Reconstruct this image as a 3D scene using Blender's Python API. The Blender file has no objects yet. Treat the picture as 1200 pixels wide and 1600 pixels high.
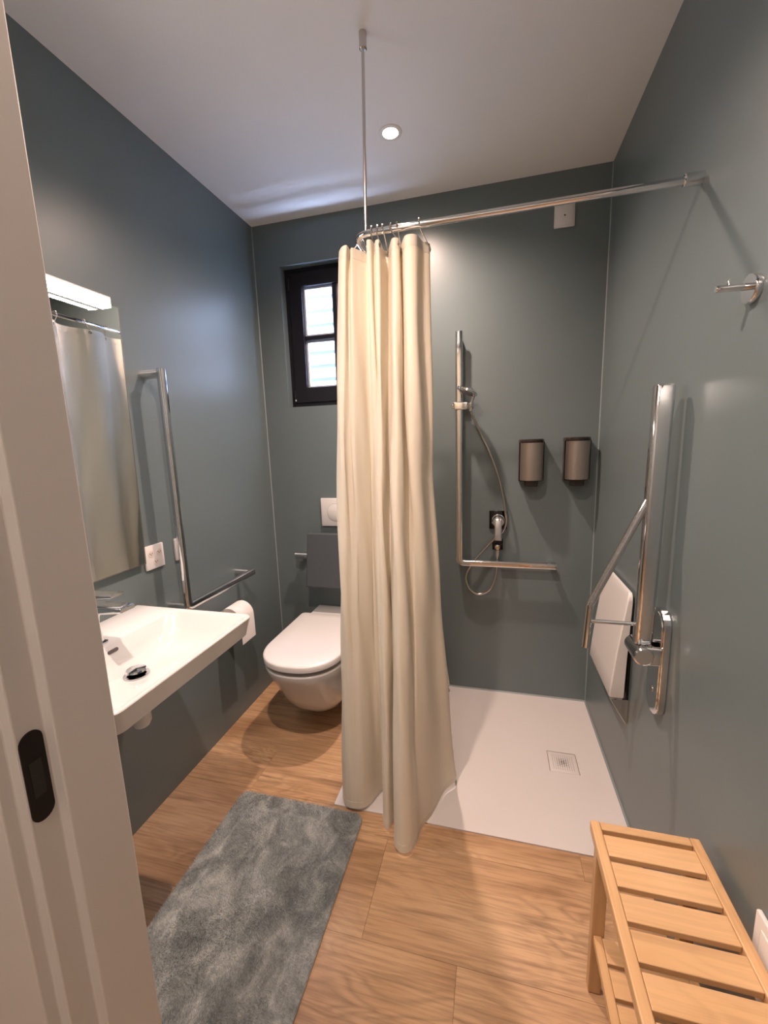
import bpy, bmesh, math, random
import numpy as np
from mathutils import Vector, Matrix

random.seed(7)
SC = bpy.context.scene
COL = SC.collection
PI = math.pi

# ------------------------------------------------------------------ camera
W, D, H = 1.683, 2.122, 2.45            # room: width (x), depth (y), height (z)
cam_d = bpy.data.cameras.new('camera')
cam_d.sensor_fit = 'VERTICAL'
cam_d.sensor_height = 24.0
cam_d.lens = 650.464 * 24.0 / 1600.0
cam_d.clip_start = 0.02
cam = bpy.data.objects.new('camera', cam_d)
COL.objects.link(cam)
_r = Vector((0.96773, 0.24995, -0.03208)); _u = Vector((-0.01097, 0.16894, 0.98557)); _f = Vector((-0.25176, 0.95341, -0.16622))
_m = Matrix((_r, _u, -_f)).transposed().to_4x4()
_m.translation = Vector((1.2143, 0.0054, 1.3405))
cam.matrix_world = _m
SC.camera = cam

# ------------------------------------------------------------------ world, view
world = bpy.data.worlds.new('world')
SC.world = world
world.use_nodes = True
_bg = world.node_tree.nodes['Background']
_bg.inputs['Color'].default_value = (0.54, 0.66, 1.0, 1)
_bg.inputs['Strength'].default_value = 52.0
SC.view_settings.view_transform = 'Standard'
SC.view_settings.look = 'None'
SC.view_settings.exposure = 0.3
SC.view_settings.gamma = 1.0
SC.view_settings.use_curve_mapping = False

SPOT_ENERGY = 88.0
SPOT_COLOR = (1.0, 0.73, 0.605)
MIRROR_LAMP = 33.0
MIRROR_COLOR = (1.0, 0.95, 0.89)
HALL_FILL_ENERGY = 40.0
HALL_FILL_COLOR = (1.0, 0.82, 0.70)

# ------------------------------------------------------------------ materials
def new_mat(name):
    m = bpy.data.materials.new(name)
    m.use_nodes = True
    nt = m.node_tree
    return m, nt, nt.nodes['Principled BSDF']

def lin(r, g, b):
    f = lambda c: (c/255)/12.92 if c/255 <= 0.04045 else (((c/255)+0.055)/1.055)**2.4
    return (f(r), f(g), f(b), 1)

def mix_rgb(nt, fac, a, b, blend='MIX'):
    n = nt.nodes.new('ShaderNodeMix'); n.data_type = 'RGBA'; n.blend_type = blend
    for i, v in ((0, fac), (6, a), (7, b)):
        if hasattr(v, 'links') or isinstance(v, bpy.types.NodeSocket): nt.links.new(v, n.inputs[i])
        else: n.inputs[i].default_value = v
    return n.outputs[2]

def noise(nt, scale=(1, 1, 1), size=5.0, detail=3.0, rough=0.55, dist=0.0, offset=None):
    tc = nt.nodes.new('ShaderNodeTexCoord')
    mp = nt.nodes.new('ShaderNodeMapping')
    mp.inputs['Scale'].default_value = scale
    nt.links.new(tc.outputs['Object'], mp.inputs['Vector'])
    if offset is not None: nt.links.new(offset, mp.inputs['Location'])
    n = nt.nodes.new('ShaderNodeTexNoise')
    n.inputs['Scale'].default_value = size; n.inputs['Detail'].default_value = detail
    n.inputs['Roughness'].default_value = rough; n.inputs['Distortion'].default_value = dist
    nt.links.new(mp.outputs['Vector'], n.inputs['Vector'])
    return n.outputs['Fac']

def ramp(nt, fac, stops):
    n = nt.nodes.new('ShaderNodeValToRGB')
    cr = n.color_ramp
    while len(cr.elements) > 1: cr.elements.remove(cr.elements[-1])
    cr.elements[0].position = stops[0][0]; cr.elements[0].color = stops[0][1]
    for p, c in stops[1:]:
        e = cr.elements.new(p); e.color = c
    nt.links.new(fac, n.inputs['Fac'])
    return n.outputs['Color']

def bump(nt, bsdf, height, strength=0.2, distance=0.002):
    b = nt.nodes.new('ShaderNodeBump')
    b.inputs['Strength'].default_value = strength; b.inputs['Distance'].default_value = distance
    nt.links.new(height, b.inputs['Height'])
    nt.links.new(b.outputs['Normal'], bsdf.inputs['Normal'])

def plain(name, col, rough=0.5, metal=0.0, vary=0.06, vscale=8.0, bscale=None, bstr=0.1, spec=0.5, coat=0.0, rvary=0.0):
    m, nt, b = new_mat(name)
    n = noise(nt, size=vscale)
    d = tuple(c*(1-vary) for c in col[:3]) + (1,)
    l = tuple(min(1, c*(1+vary)) for c in col[:3]) + (1,)
    nt.links.new(mix_rgb(nt, n, d, l), b.inputs['Base Color'])
    b.inputs['Roughness'].default_value = rough; b.inputs['Metallic'].default_value = metal
    b.inputs['Specular IOR Level'].default_value = spec
    b.inputs['Coat Weight'].default_value = coat
    if bscale: bump(nt, b, noise(nt, size=bscale, detail=2), bstr)
    return m

PAINT = plain('satin_blue_grey_paint', (0.136, 0.174, 0.183, 1), rough=0.36, vary=0.05, vscale=3.0, bscale=60, bstr=0.06, spec=0.6)
CEIL = plain('white_ceiling_plaster', (0.88, 0.88, 0.87, 1), rough=0.75, vary=0.02, bscale=90, bstr=0.18, spec=0.2)
FRAME_WHITE = plain('white_door_frame_lacquer', (0.62, 0.60, 0.575, 1), rough=0.42, vary=0.02, bscale=160, bstr=0.03)
HALL_WHITE = plain('hall_white_plaster', (0.66, 0.64, 0.61, 1), rough=0.8, vary=0.03, bscale=80, bstr=0.1)
CAULK_HIGHLIGHT = plain('grey_sealant_and_highlight', (0.24, 0.28, 0.29, 1), rough=0.45)  # sealant round the tray; also the painted highlight in the wall corners
CHROME = plain('polished_chrome', (0.74, 0.75, 0.77, 1), rough=0.07, metal=1.0, vary=0.01)
STEEL = plain('brushed_steel', (0.58, 0.55, 0.52, 1), rough=0.24, metal=1.0, vary=0.03)
CERAMIC = plain('white_glazed_ceramic', (0.66, 0.655, 0.645, 1), rough=0.10, vary=0.01, spec=0.55, coat=0.3)
SEAT_PLASTIC = plain('white_satin_seat_plastic', (0.74, 0.725, 0.71, 1), rough=0.22, vary=0.01)
PLASTIC = plain('white_plastic', (0.80, 0.78, 0.76, 1), rough=0.35, vary=0.01)
PLATE = plain('white_switch_plastic', (0.76, 0.74, 0.73, 1), rough=0.3, vary=0.01)
BLACK = plain('black_metal', (0.007, 0.006, 0.006, 1), rough=0.45, spec=0.25)
CHROME_DARK_REFLECTION = plain('chrome_dark_reflection', (0.05, 0.048, 0.05, 1), rough=0.08, metal=1.0, vary=0.01)  # chrome plates with the dark hall reflection put into their colour
DARK_HOLE = plain('dark_hole', (0.02, 0.018, 0.016, 1), rough=0.8)
TRAY = plain('matt_white_mineral', (0.66, 0.63, 0.62, 1), rough=0.34, vary=0.015, bscale=45, bstr=0.05, spec=0.45)
GREY_PAD = plain('dark_grey_foam_pad', (0.066, 0.076, 0.088, 1), rough=0.55, vary=0.05, bscale=200, bstr=0.05)
WINDOW_DARK = plain('black_brown_window_paint', (0.011, 0.011, 0.016, 1), rough=0.45, vary=0.1, spec=0.25)
SPACER = plain('pale_aluminium_spacer', (0.50, 0.52, 0.58, 1), rough=0.4, metal=0.2)
FACADE = plain('white_exterior_boards', (0.34, 0.35, 0.37, 1), rough=0.7)
SMOKE = plain('smoked_dark_plastic', (0.030, 0.022, 0.019, 1), rough=0.12, vary=0.05)
TAUPE = plain('brushed_taupe_metal', (0.40, 0.35, 0.315, 1), rough=0.33, metal=0.85, vary=0.02)
RUBBER = plain('grey_rubber', (0.16, 0.16, 0.16, 1), rough=0.7)
PAPER = plain('soft_white_paper', (0.80, 0.76, 0.73, 1), rough=0.9, bscale=120, bstr=0.2)
GROUT = plain('floor_joint', (0.22, 0.145, 0.085, 1), rough=0.9)
LAMP_BODY = plain('white_lamp_housing', (0.75, 0.75, 0.73, 1), rough=0.4)

def make_mirror():
    m, nt, b = new_mat('silver_mirror_glass')
    n = noise(nt, size=2.0)
    nt.links.new(mix_rgb(nt, n, (0.86, 0.88, 0.86, 1), (0.88, 0.89, 0.88, 1)), b.inputs['Base Color'])
    b.inputs['Metallic'].default_value = 1.0; b.inputs['Roughness'].default_value = 0.015
    return m
MIRROR = make_mirror()

def make_glass():
    m, nt, b = new_mat('window_glass')
    nt.nodes.remove(b)
    tr = nt.nodes.new('ShaderNodeBsdfTransparent'); gl = nt.nodes.new('ShaderNodeBsdfGlossy')
    gl.inputs['Roughness'].default_value = 0.03
    mx = nt.nodes.new('ShaderNodeMixShader'); mx.inputs[0].default_value = 0.06
    nt.links.new(tr.outputs[0], mx.inputs[1]); nt.links.new(gl.outputs[0], mx.inputs[2])
    nt.links.new(mx.outputs[0], nt.nodes['Material Output'].inputs[0])
    return m
GLASS = make_glass()

def emit(name, col, strength):
    m, nt, b = new_mat(name)
    b.inputs['Base Color'].default_value = (0.8, 0.8, 0.8, 1)
    b.inputs['Emission Color'].default_value = (*col, 1)
    b.inputs['Emission Strength'].default_value = strength
    return m

def make_wood(name, dark, mid, light, along='X', rings=5.0, fine=80.0, rough=0.42, contrast=1.0):
    """Board grain running along one object axis; each object gets its own offset."""
    m, nt, b = new_mat(name)
    oi = nt.nodes.new('ShaderNodeObjectInfo')
    vm = nt.nodes.new('ShaderNodeVectorMath'); vm.operation = 'SCALE'
    cb = nt.nodes.new('ShaderNodeCombineXYZ')
    for i in range(3): nt.links.new(oi.outputs['Random'], cb.inputs[i])
    vm.inputs['Scale'].default_value = 23.0
    nt.links.new(cb.outputs[0], vm.inputs[0])
    off = vm.outputs['Vector']
    s = lambda a, c: {'X': (a, c, c), 'Y': (c, a, c), 'Z': (c, c, a)}[along]
    big = noise(nt, s(0.55, 2.4), size=rings, detail=2.5, dist=0.9, offset=off)
    wv = nt.nodes.new('ShaderNodeMath'); wv.operation = 'MULTIPLY'; wv.inputs[1].default_value = 17.0
    nt.links.new(big, wv.inputs[0])
    fr = nt.nodes.new('ShaderNodeMath'); fr.operation = 'PINGPONG'; fr.inputs[1].default_value = 1.0
    nt.links.new(wv.outputs[0], fr.inputs[0])
    fine_n = noise(nt, s(0.06, 1.6), size=fine, detail=4.0, rough=0.65, offset=off)
    blot = noise(nt, s(0.6, 1.8), size=3.2, detail=3.0, dist=0.4, offset=off)
    base = ramp(nt, blot, [(0.28, dark), (0.46, mid), (0.72, light)])
    mask = noise(nt, s(0.5, 1.6), size=2.4, detail=2.0, offset=off)
    mk = ramp(nt, mask, [(0.45, (0, 0, 0, 1)), (0.62, (1, 1, 1, 1))])
    line = ramp(nt, fr.outputs[0], [(0.0, (1, 1, 1, 1)), (0.75, (0, 0, 0, 1))])
    ml = nt.nodes.new('ShaderNodeMath'); ml.operation = 'MULTIPLY'
    nt.links.new(line, ml.inputs[0]); nt.links.new(mk, ml.inputs[1])
    ms = nt.nodes.new('ShaderNodeMath'); ms.operation = 'MULTIPLY'; ms.inputs[1].default_value = 0.34*contrast
    nt.links.new(ml.outputs[0], ms.inputs[0])
    c1 = mix_rgb(nt, ms.outputs[0], base, tuple(c*0.30 for c in dark[:3]) + (1,))
    fl = ramp(nt, fine_n, [(0.36, (0.48, 0.44, 0.40, 1)), (0.56, (1, 1, 1, 1)), (0.8, (1.0, 1.0, 1.0, 1))])
    c2 = mix_rgb(nt, 0.55*contrast, c1, fl, 'MULTIPLY')
    # scattered dark streaks
    st = noise(nt, s(0.35, 5.5), size=4.2, detail=3.5, dist=0.5, offset=off)
    sk = ramp(nt, st, [(0.60, (0, 0, 0, 1)), (0.72, (1, 1, 1, 1))])
    k = nt.nodes.new('ShaderNodeMath'); k.operation = 'MULTIPLY'; k.inputs[1].default_value = 0.62*contrast
    nt.links.new(sk, k.inputs[0])
    c3 = mix_rgb(nt, k.outputs[0], c2, tuple(c*0.42 for c in dark[:3]) + (1,))
    nt.links.new(c3, b.inputs['Base Color'])
    b.inputs['Roughness'].default_value = rough
    bump(nt, b, fine_n, 0.10, 0.001)
    return m

OAK = make_wood('oak_plank', lin(158, 122, 88), lin(192, 154, 116), lin(208, 172, 134), 'X')
BAMBOO = make_wood('bamboo_slat', lin(196, 156, 110), lin(208, 168, 122), lin(218, 180, 136), 'X', rings=4.0, fine=55, rough=0.38, contrast=0.45)
BAMBOO_Y = make_wood('bamboo_rail', lin(196, 156, 110), lin(208, 168, 122), lin(218, 180, 136), 'Y', rings=4.0, fine=55, rough=0.38, contrast=0.45)
BAMBOO_Z = make_wood('bamboo_leg', lin(188, 150, 106), lin(202, 162, 118), lin(212, 174, 130), 'Z', rings=4.0, fine=55, rough=0.38, contrast=0.45)

def make_cloth():
    m, nt, b = new_mat('cream_woven_polyester')
    tc = nt.nodes.new('ShaderNodeTexCoord')
    n = noise(nt, size=14.0)
    nt.links.new(mix_rgb(nt, n, (0.86, 0.81, 0.70, 1), (0.89, 0.84, 0.73, 1)), b.inputs['Base Color'])
    b.inputs['Roughness'].default_value = 0.62
    b.inputs['Specular IOR Level'].default_value = 0.25
    b.inputs['Sheen Weight'].default_value = 0.15
    tl = nt.nodes.new('ShaderNodeBsdfTranslucent'); tl.inputs['Color'].default_value = (0.90, 0.80, 0.62, 1)
    mx = nt.nodes.new('ShaderNodeMixShader'); mx.inputs[0].default_value = 0.22
    nt.links.new(b.outputs[0], mx.inputs[1]); nt.links.new(tl.outputs[0], mx.inputs[2])
    nt.links.new(mx.outputs[0], nt.nodes['Material Output'].inputs[0])
    bump(nt, b, noise(nt, (1, 1, 0.6), size=13, detail=5, dist=0.8), 0.32, 0.008)
    return m
CLOTH = make_cloth()

def make_rug(name, lift):
    m, nt, b = new_mat(name)
    a = noise(nt, (1.0, 0.8, 1), size=13.0, detail=6, rough=0.7, dist=0.7)
    f = noise(nt, size=160, detail=2)
    c = ramp(nt, a, [(0.32, tuple(x*lift for x in (0.155, 0.18, 0.18)) + (1,)), (0.5, tuple(x*lift for x in (0.32, 0.35, 0.345)) + (1,)), (0.68, tuple(x*lift for x in (0.56, 0.58, 0.56)) + (1,))])
    c2 = mix_rgb(nt, 0.5, c, ramp(nt, f, [(0.3, (0.55, 0.56, 0.57, 1)), (0.7, (1.2, 1.2, 1.2, 1))]), 'MULTIPLY')
    nt.links.new(c2, b.inputs['Base Color'])
    b.inputs['Roughness'].default_value = 0.85
    b.inputs['Sheen Weight'].default_value = 0.5
    b.inputs['Sheen Roughness'].default_value = 0.4
    return m
RUG = make_rug('grey_rug_base', 0.85)
PILE = make_rug('grey_rug_pile', 1.25)

# ------------------------------------------------------------------ mesh helpers
class MB:
    """Collects vertices and faces in world coordinates."""
    def __init__(s): s.v = []; s.f = []; s.sm = []
    def add(s, vs, fs, smooth=False):
        o = len(s.v)
        s.v += [tuple(v) for v in vs]
        for f in fs: s.f.append(tuple(i+o for i in f)); s.sm.append(smooth)
        return s
    def box(s, x0, x1, y0, y1, z0, z1, bev=0.0):
        if bev <= 0:
            vs = [(x, y, z) for z in (z0, z1) for y in (y0, y1) for x in (x0, x1)]
            return s.add(vs, [(0, 2, 3, 1), (4, 5, 7, 6), (0, 1, 5, 4), (2, 6, 7, 3), (0, 4, 6, 2), (1, 3, 7, 5)])
        bm = bmesh.new(); bmesh.ops.create_cube(bm, size=1.0)
        bm.transform(Matrix.Translation(((x0+x1)/2, (y0+y1)/2, (z0+z1)/2)) @ Matrix.Diagonal((x1-x0, y1-y0, z1-z0, 1)))
        bmesh.ops.bevel(bm, geom=bm.edges[:], offset=bev, segments=2, profile=0.5, affect='EDGES')
        return s.bm(bm, True)
    def bm(s, bm, smooth=True, mat=None):
        if mat is not None: bm.transform(mat)
        bm.verts.index_update()
        s.add([v.co[:] for v in bm.verts], [[v.index for v in f.verts] for f in bm.faces], smooth)
        bm.free(); return s
    def loft(s, rings, cap0=True, cap1=True, smooth=True, closed=True):
        n = len(rings[0]); vs = [p for r in rings for p in r]; fs = []
        for k in range(len(rings)-1):
            for i in range(n if closed else n-1):
                j = (i+1) % n
                fs.append((k*n+i, k*n+j, (k+1)*n+j, (k+1)*n+i))
        s.add(vs, fs, smooth)
        if cap0: s.add(rings[0], [tuple(range(n))[::-1]])
        if cap1: s.add(rings[-1], [tuple(range(n))])
        return s
    def lathe(s, prof, c, axis=(0, 0, 1), n=28, smooth=True, cap0=True, cap1=True):
        a = Vector(axis).normalized()
        u = a.orthogonal().normalized(); w = a.cross(u); c = Vector(c)
        rings = [[c + a*h + (u*math.cos(2*PI*i/n) + w*math.sin(2*PI*i/n))*max(r, 1e-5) for i in range(n)] for r, h in prof]
        return s.loft(rings, cap0, cap1, smooth)
    def sweep(s, path, sec, up=(0, 0, 1), smooth=True):
        """path: points; sec: list of (a, b) offsets along side / up vectors carried along the path."""
        P = [Vector(p) for p in path]; rings = []
        t0 = (P[1]-P[0]).normalized(); nrm = Vector(up)
        nrm = (nrm - t0*nrm.dot(t0))
        nrm = t0.orthogonal() if nrm.length < 1e-4 else nrm
        nrm.normalize()
        for i, p in enumerate(P):
            if i == 0: t = P[1]-P[0]
            elif i == len(P)-1: t = P[-1]-P[-2]
            else: t = (P[i+1]-p).normalized() + (p-P[i-1]).normalized()
            t.normalize(); nrm = nrm - t*nrm.dot(t); nrm.normalize(); side = t.cross(nrm)
            k = 1.0
            if 0 < i < len(P)-1: k = 1/max(0.5, math.cos((P[i+1]-p).angle(p-P[i-1])/2))
            rings.append([p + side*a + nrm*b for a, b in sec])
        return s.loft(rings, True, True, smooth)
    def tube(s, path, r, n=14):
        return s.sweep(path, [(r*math.cos(2*PI*i/n), r*math.sin(2*PI*i/n)) for i in range(n)])
    def prism(s, poly, axis, a, b, smooth=False):
        """poly: 2D points; axis 0/1/2 = extrusion axis from a to b; poly gives the other two coordinates in order."""
        def p3(q, h):
            c = list(q); c.insert(axis, h); return tuple(c)
        n = len(poly); lo = [p3(q, a) for q in poly]; hi = [p3(q, b) for q in poly]
        s.add(lo+hi, [(i, (i+1) % n, n+(i+1) % n, n+i) for i in range(n)], smooth)
        s.add(lo, [tuple(range(n))[::-1]]); s.add(hi, [tuple(range(n))])
        return s

def rrect(w, h, r, k=5):
    out = []
    for cx, cy, a0 in ((w/2-r, h/2-r, 0), (-w/2+r, h/2-r, 90), (-w/2+r, -h/2+r, 180), (w/2-r, -h/2+r, 270)):
        for i in range(k+1):
            a = math.radians(a0+90*i/k); out.append((cx+r*math.cos(a), cy+r*math.sin(a)))
    return out

def fillet(pts, r, k=7):
    """Rounds the corners of a polyline."""
    P = [Vector(p) for p in pts]; out = [P[0]]
    for i in range(1, len(P)-1):
        a = (P[i-1]-P[i]); b = (P[i+1]-P[i]); la, lb = a.length, b.length; a.normalize(); b.normalize()
        half = a.angle(b)/2
        d = min(r/math.tan(half), la*0.49, lb*0.49)
        A = P[i]+a*d; B = P[i]+b*d
        for j in range(k+1):
            t = j/k; out.append(A*(1-t)**2 + P[i]*2*t*(1-t) + B*t*t)
    out.append(P[-1]); return out

def spline(pts, per=8):
    P = [Vector(p) for p in pts]; P = [P[0]*2-P[1]] + P + [P[-1]*2-P[-2]]; out = []
    for i in range(1, len(P)-2):
        a, b, c, d = P[i-1:i+3]
        for j in range(per):
            t = j/per
            out.append(0.5*((2*b) + (c-a)*t + (2*a-5*b+4*c-d)*t*t + (3*b-a-3*c+d)*t**3))
    out.append(P[-2].copy()); return out

ORG = {}
def link(name, mb, mat, parent=None, label=None, angle=40, bevel=None):
    org = ORG[parent.name] if parent is not None else Vector((0, 0, 0))
    if parent is None and mb.v:
        a = np.array(mb.v); org = Vector(((a[:, 0].min()+a[:, 0].max())/2, (a[:, 1].min()+a[:, 1].max())/2, a[:, 2].min()))
    me = bpy.data.meshes.new(name)
    me.from_pydata([(v[0]-org.x, v[1]-org.y, v[2]-org.z) for v in mb.v], [], mb.f)
    me.polygons.foreach_set('use_smooth', mb.sm)
    bm = bmesh.new(); bm.from_mesh(me)
    bmesh.ops.remove_doubles(bm, verts=bm.verts, dist=1e-5)
    bmesh.ops.recalc_face_normals(bm, faces=bm.faces)
    if bevel: bmesh.ops.bevel(bm, geom=[e for e in bm.edges if e.is_manifold and e.calc_face_angle(0) > 0.6], offset=bevel, segments=2, profile=0.5, affect='EDGES')
    for e in bm.edges:
        if len(e.link_faces) == 2 and e.calc_face_angle(0) > math.radians(angle): e.smooth = False
    bm.to_mesh(me); bm.free()
    me.materials.append(mat)
    o = bpy.data.objects.new(name, me); COL.objects.link(o)
    if parent is not None: o.parent = parent
    else: o.location = org
    ORG[o.name] = org
    if label: o['label'] = label
    return o

def thing(name, loc, label, cat, group=None):
    o = bpy.data.objects.new(name, None); COL.objects.link(o)
    o.location = loc; o.empty_display_size = 0.05
    ORG[o.name] = Vector(loc)
    return tag(o, label, cat, group)

def tag(o, label, cat, group=None):
    o['label'] = label; o['category'] = cat
    if group: o['group'] = group
    return o

def struct(name, mb=None, mat=None, loc=None, bevel=None):
    if mb is None:
        o = bpy.data.objects.new(name, None); COL.objects.link(o); o.location = loc; ORG[o.name] = Vector(loc)
    else: o = link(name, mb, mat, bevel=bevel)
    o['kind'] = 'structure'
    return o

def relink(o, *a): pass

# ------------------------------------------------------------------ room shell
Y0 = 0.342           # room-side face of the doorway wall
YH = -1.45           # far end of the hall behind the doorway
XD0, XD1 = 0.80, 1.655   # clear doorway
struct('wall_left', MB().box(-0.12, 0, Y0-0.097, D+0.2, -0.03, H+0.05), PAINT)
struct('wall_right', MB().box(W, W+0.12, Y0-0.097, D+0.2, -0.03, H+0.05), PAINT)
wx0, wx1, wz0, wz1 = 0.142, 0.690, 1.540, 2.245
mb = MB()
mb.box(0, wx0, D, D+0.2, -0.03, H+0.05).box(wx1, W, D, D+0.2, -0.03, H+0.05)
mb.box(wx0, wx1, D, D+0.2, -0.03, wz0).box(wx0, wx1, D, D+0.2, wz1, H+0.05)
struct('wall_back', mb, PAINT)
mb = MB().box(0, 0.70, 0.262, Y0, -0.03, H+0.05).box(XD1+0.02, W, 0.262, Y0, -0.03, H+0.05).box(0.74, XD1+0.02, 0.262, Y0, 2.12, H+0.05)
struct('wall_front', mb, PAINT)
struct('ceiling', MB().box(-0.12, W+0.12, Y0-0.097, D+0.2, H, H+0.12), CEIL)
# hall behind the camera
struct('wall_hall_left', MB().box(-0.62, -0.5, YH, 0.245, -0.03, H+0.05), HALL_WHITE)
struct('wall_hall_right', MB().box(2.3, 2.42, YH, 0.245, -0.03, H+0.05), HALL_WHITE)
struct('wall_hall_rear', MB().box(-0.62, 2.42, YH-0.12, YH, -0.03, H+0.05), HALL_WHITE)
mb = MB().box(-0.62, 0.70, 0.245, 0.262, -0.03, H+0.05).box(XD1+0.03, 2.42, 0.245, 0.262, -0.03, H+0.05).box(0.762, XD1+0.03, 0.245, 0.262, 2.14, H+0.05)
struct('wall_hall_front', mb, HALL_WHITE)
struct('ceiling_hall', MB().box(-0.62, 2.42, YH, 0.245, H, H+0.12), CEIL)

# thin lighter strips painting in the highlight along the wall corners
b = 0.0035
struct('highlight_trim_1', MB().prism([(0, D), (b, D), (0, D-b)], 2, 0, H), CAULK_HIGHLIGHT)
struct('highlight_trim_2', MB().prism([(W, D), (W, D-b), (W-b, D)], 2, 0, H), CAULK_HIGHLIGHT)

# floor: planks as separate pieces over a dark joint bed
floor = struct('floor', MB().box(-0.62, 2.42, YH-0.12, D+0.2, -0.08, -0.004), GROUT)
TX0, TY0 = 0.650, 1.2645
pitch = 0.2975
rows = [(0.88 + pitch*k) for k in range(-8, 5)]
starts = {0: 0.88, -1: 1.138, 1: 0.30, 2: -0.05, 3: 0.40, -2: 0.55, -3: 0.95, 4: 0.1}
gap = 0.0008
for i, y in enumerate(rows):
    k = i-8
    y1 = min(y+pitch, D)
    if y >= D: continue
    x_lo, x_hi = (0.0, W) if y > 0.2 else (-0.5, 2.3)
    j = starts.get(k, random.uniform(0, 1.2))
    cuts = [x_lo] + sorted(x for x in (j-2.4, j-1.2, j, j+1.2, j+2.4) if x_lo+0.02 < x < x_hi-0.02) + [x_hi]
    for a, c in zip(cuts[:-1], cuts[1:]):
        spans = [(y, y1, a, c)]
        if y1 > TY0:
            spans = [(y, TY0, a, c)] if y < TY0 else []
            spans.append((max(y, TY0), y1, a, min(c, TX0)))
        mbp = MB()
        for (ya, yb, xa, xb) in spans:
            if xb-xa < 0.01 or yb-ya < 0.005: continue
            mbp.box(xa+gap/2, xb-gap/2, ya+gap/2, yb-gap/2, -0.010, 0.0)
        if mbp.v:
            o = link('plank', mbp, OAK, floor)

# door frame (lock side), stepped rebate with a black strike plate
door = struct('door_1', None, None, (XD0, Y0, 0))
prof = [(0.70, Y0), (XD0, Y0), (XD0, 0.2787), (0.787, 0.2787), (0.787, 0.2518), (0.7747, 0.2518), (0.7747, 0.245), (0.7747, 0.2385), (0.70, 0.2385)]
link('jamb', MB().prism(prof, 2, 0, 2.12), FRAME_WHITE, door, bevel=0.0016)
profr = [(XD1+0.03, Y0), (XD1+0.03, 0.245), (XD1+0.02, 0.245), (XD1+0.012, 0.2518), (XD1+0.012, 0.2787), (XD1, 0.2787), (XD1, Y0)]
link('jamb', MB().prism(profr, 2, 0, 2.12), FRAME_WHITE, door, bevel=0.0016)
link('head_jamb', MB().box(0.74, XD1+0.03, 0.245, Y0, 2.10, 2.14), FRAME_WHITE, door, bevel=0.0016)
zc, yc = 1.030, 0.2645
def stadium(hw, hh, cy, cz, n=10):
    return [(cy+hw*math.cos(a), cz+(hh-hw)+hw*math.sin(a)) for a in [PI*i/n for i in range(n+1)]] + \
           [(cy+hw*math.cos(a), cz-(hh-hw)+hw*math.sin(a)) for a in [PI+PI*i/n for i in range(n+1)]]
st = link('strike_plate', MB().prism(stadium(0.0108, 0.048, yc, zc), 0, 0.7868, 0.7882), BLACK, door)
link('latch_hole', MB().box(0.7878, 0.7885, yc-0.0055, yc+0.0055, zc-0.021, zc+0.017), DARK_HOLE, st)

# ------------------------------------------------------------------ window
win = struct('window_1', None, None, (0.416, D+0.05, wz0))
yf = D+0.050
def ring(mb, x0, x1, z0, z1, t, ya, yb, bz=None):
    bz = bz or t
    mb.box(x0, x0+t, ya, yb, z0, z1).box(x1-t, x1, ya, yb, z0, z1)
    mb.box(x0+t, x1-t, ya, yb, z0, z0+bz).box(x0+t, x1-t, ya, yb, z1-t, z1)
    return mb
link('window_frame', ring(MB(), wx0, wx1, wz0, wz1, 0.022, yf, yf+0.07, 0.024), WINDOW_DARK, win, bevel=0.002)
gx0, gx1, gz0, gz1 = 0.235, 0.597, 1.643, 2.152
mb = MB()
sx0, sx1, sz0, sz1 = wx0+0.0235, wx1-0.0235, wz0+0.0255, wz1-0.0235
mb.box(sx0, gx0, yf-0.006, yf+0.05, sz0, sz1).box(gx1, sx1, yf-0.006, yf+0.05, sz0, sz1)
mb.box(gx0, gx1, yf-0.006, yf+0.05, sz0, gz0).box(gx0, gx1, yf-0.006, yf+0.05, gz1, sz1)
sash = link('sash', mb, WINDOW_DARK, win, bevel=0.002)
link('muntin', MB().box(0.405, 0.427, yf+0.002, yf+0.045, gz0, gz1), WINDOW_DARK, win, bevel=0.002)
link('muntin', MB().box(gx0, 0.405, yf+0.004, yf+0.043, 1.886, 1.908).box(0.427, gx1, yf+0.004, yf+0.043, 1.886, 1.908), WINDOW_DARK, win, bevel=0.002)
for xa, xb in ((gx0, 0.405), (0.427, gx1)):
    for za, zb in ((gz0, 1.886), (1.908, gz1)):
        pn = link('pane', MB().box(xa, xb, yf+0.030, yf+0.034, za, zb), GLASS, win)
        link('spacer', ring(MB(), xa, xb, za, zb, 0.010, yf+0.018, yf+0.0295), SPACER, pn)
for z in (1.60, 2.17):
    link('hinge', MB().lathe([(0.006, 0), (0.006, 0.06)], (sx0-0.001, yf-0.008, z-0.03), n=10), WINDOW_DARK, win)
link('hinge_pin', MB().lathe([(0.0035, 0), (0.0035, 0.01)], (sx0+0.003, yf-0.013, 1.572), n=8), SPACER, win)
# white boarded facade outside the window
fac = thing('boarded_facade', (0.4, D+1.05, 0.0), 'white horizontally boarded facade outside the small dark window', 'facade')
link('backing', MB().box(-2.5, 2.6, D+1.06, D+1.2, 0.0, 3.3), plain('facade_joint', (0.05, 0.06, 0.085, 1), 0.9), fac)
for k in range(32):
    z0 = 0.05 + 0.1*k
    pr = [(D+1.06, z0+0.001), (D+1.030, z0+0.008), (D+1.018, z0+0.03), (D+1.022, z0+0.050), (D+1.035, z0+0.068), (D+1.06, z0+0.076)]
    link('board', MB().prism(pr, 0, -2.5, 2.6, smooth=True), FACADE, fac, angle=60)

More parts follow.
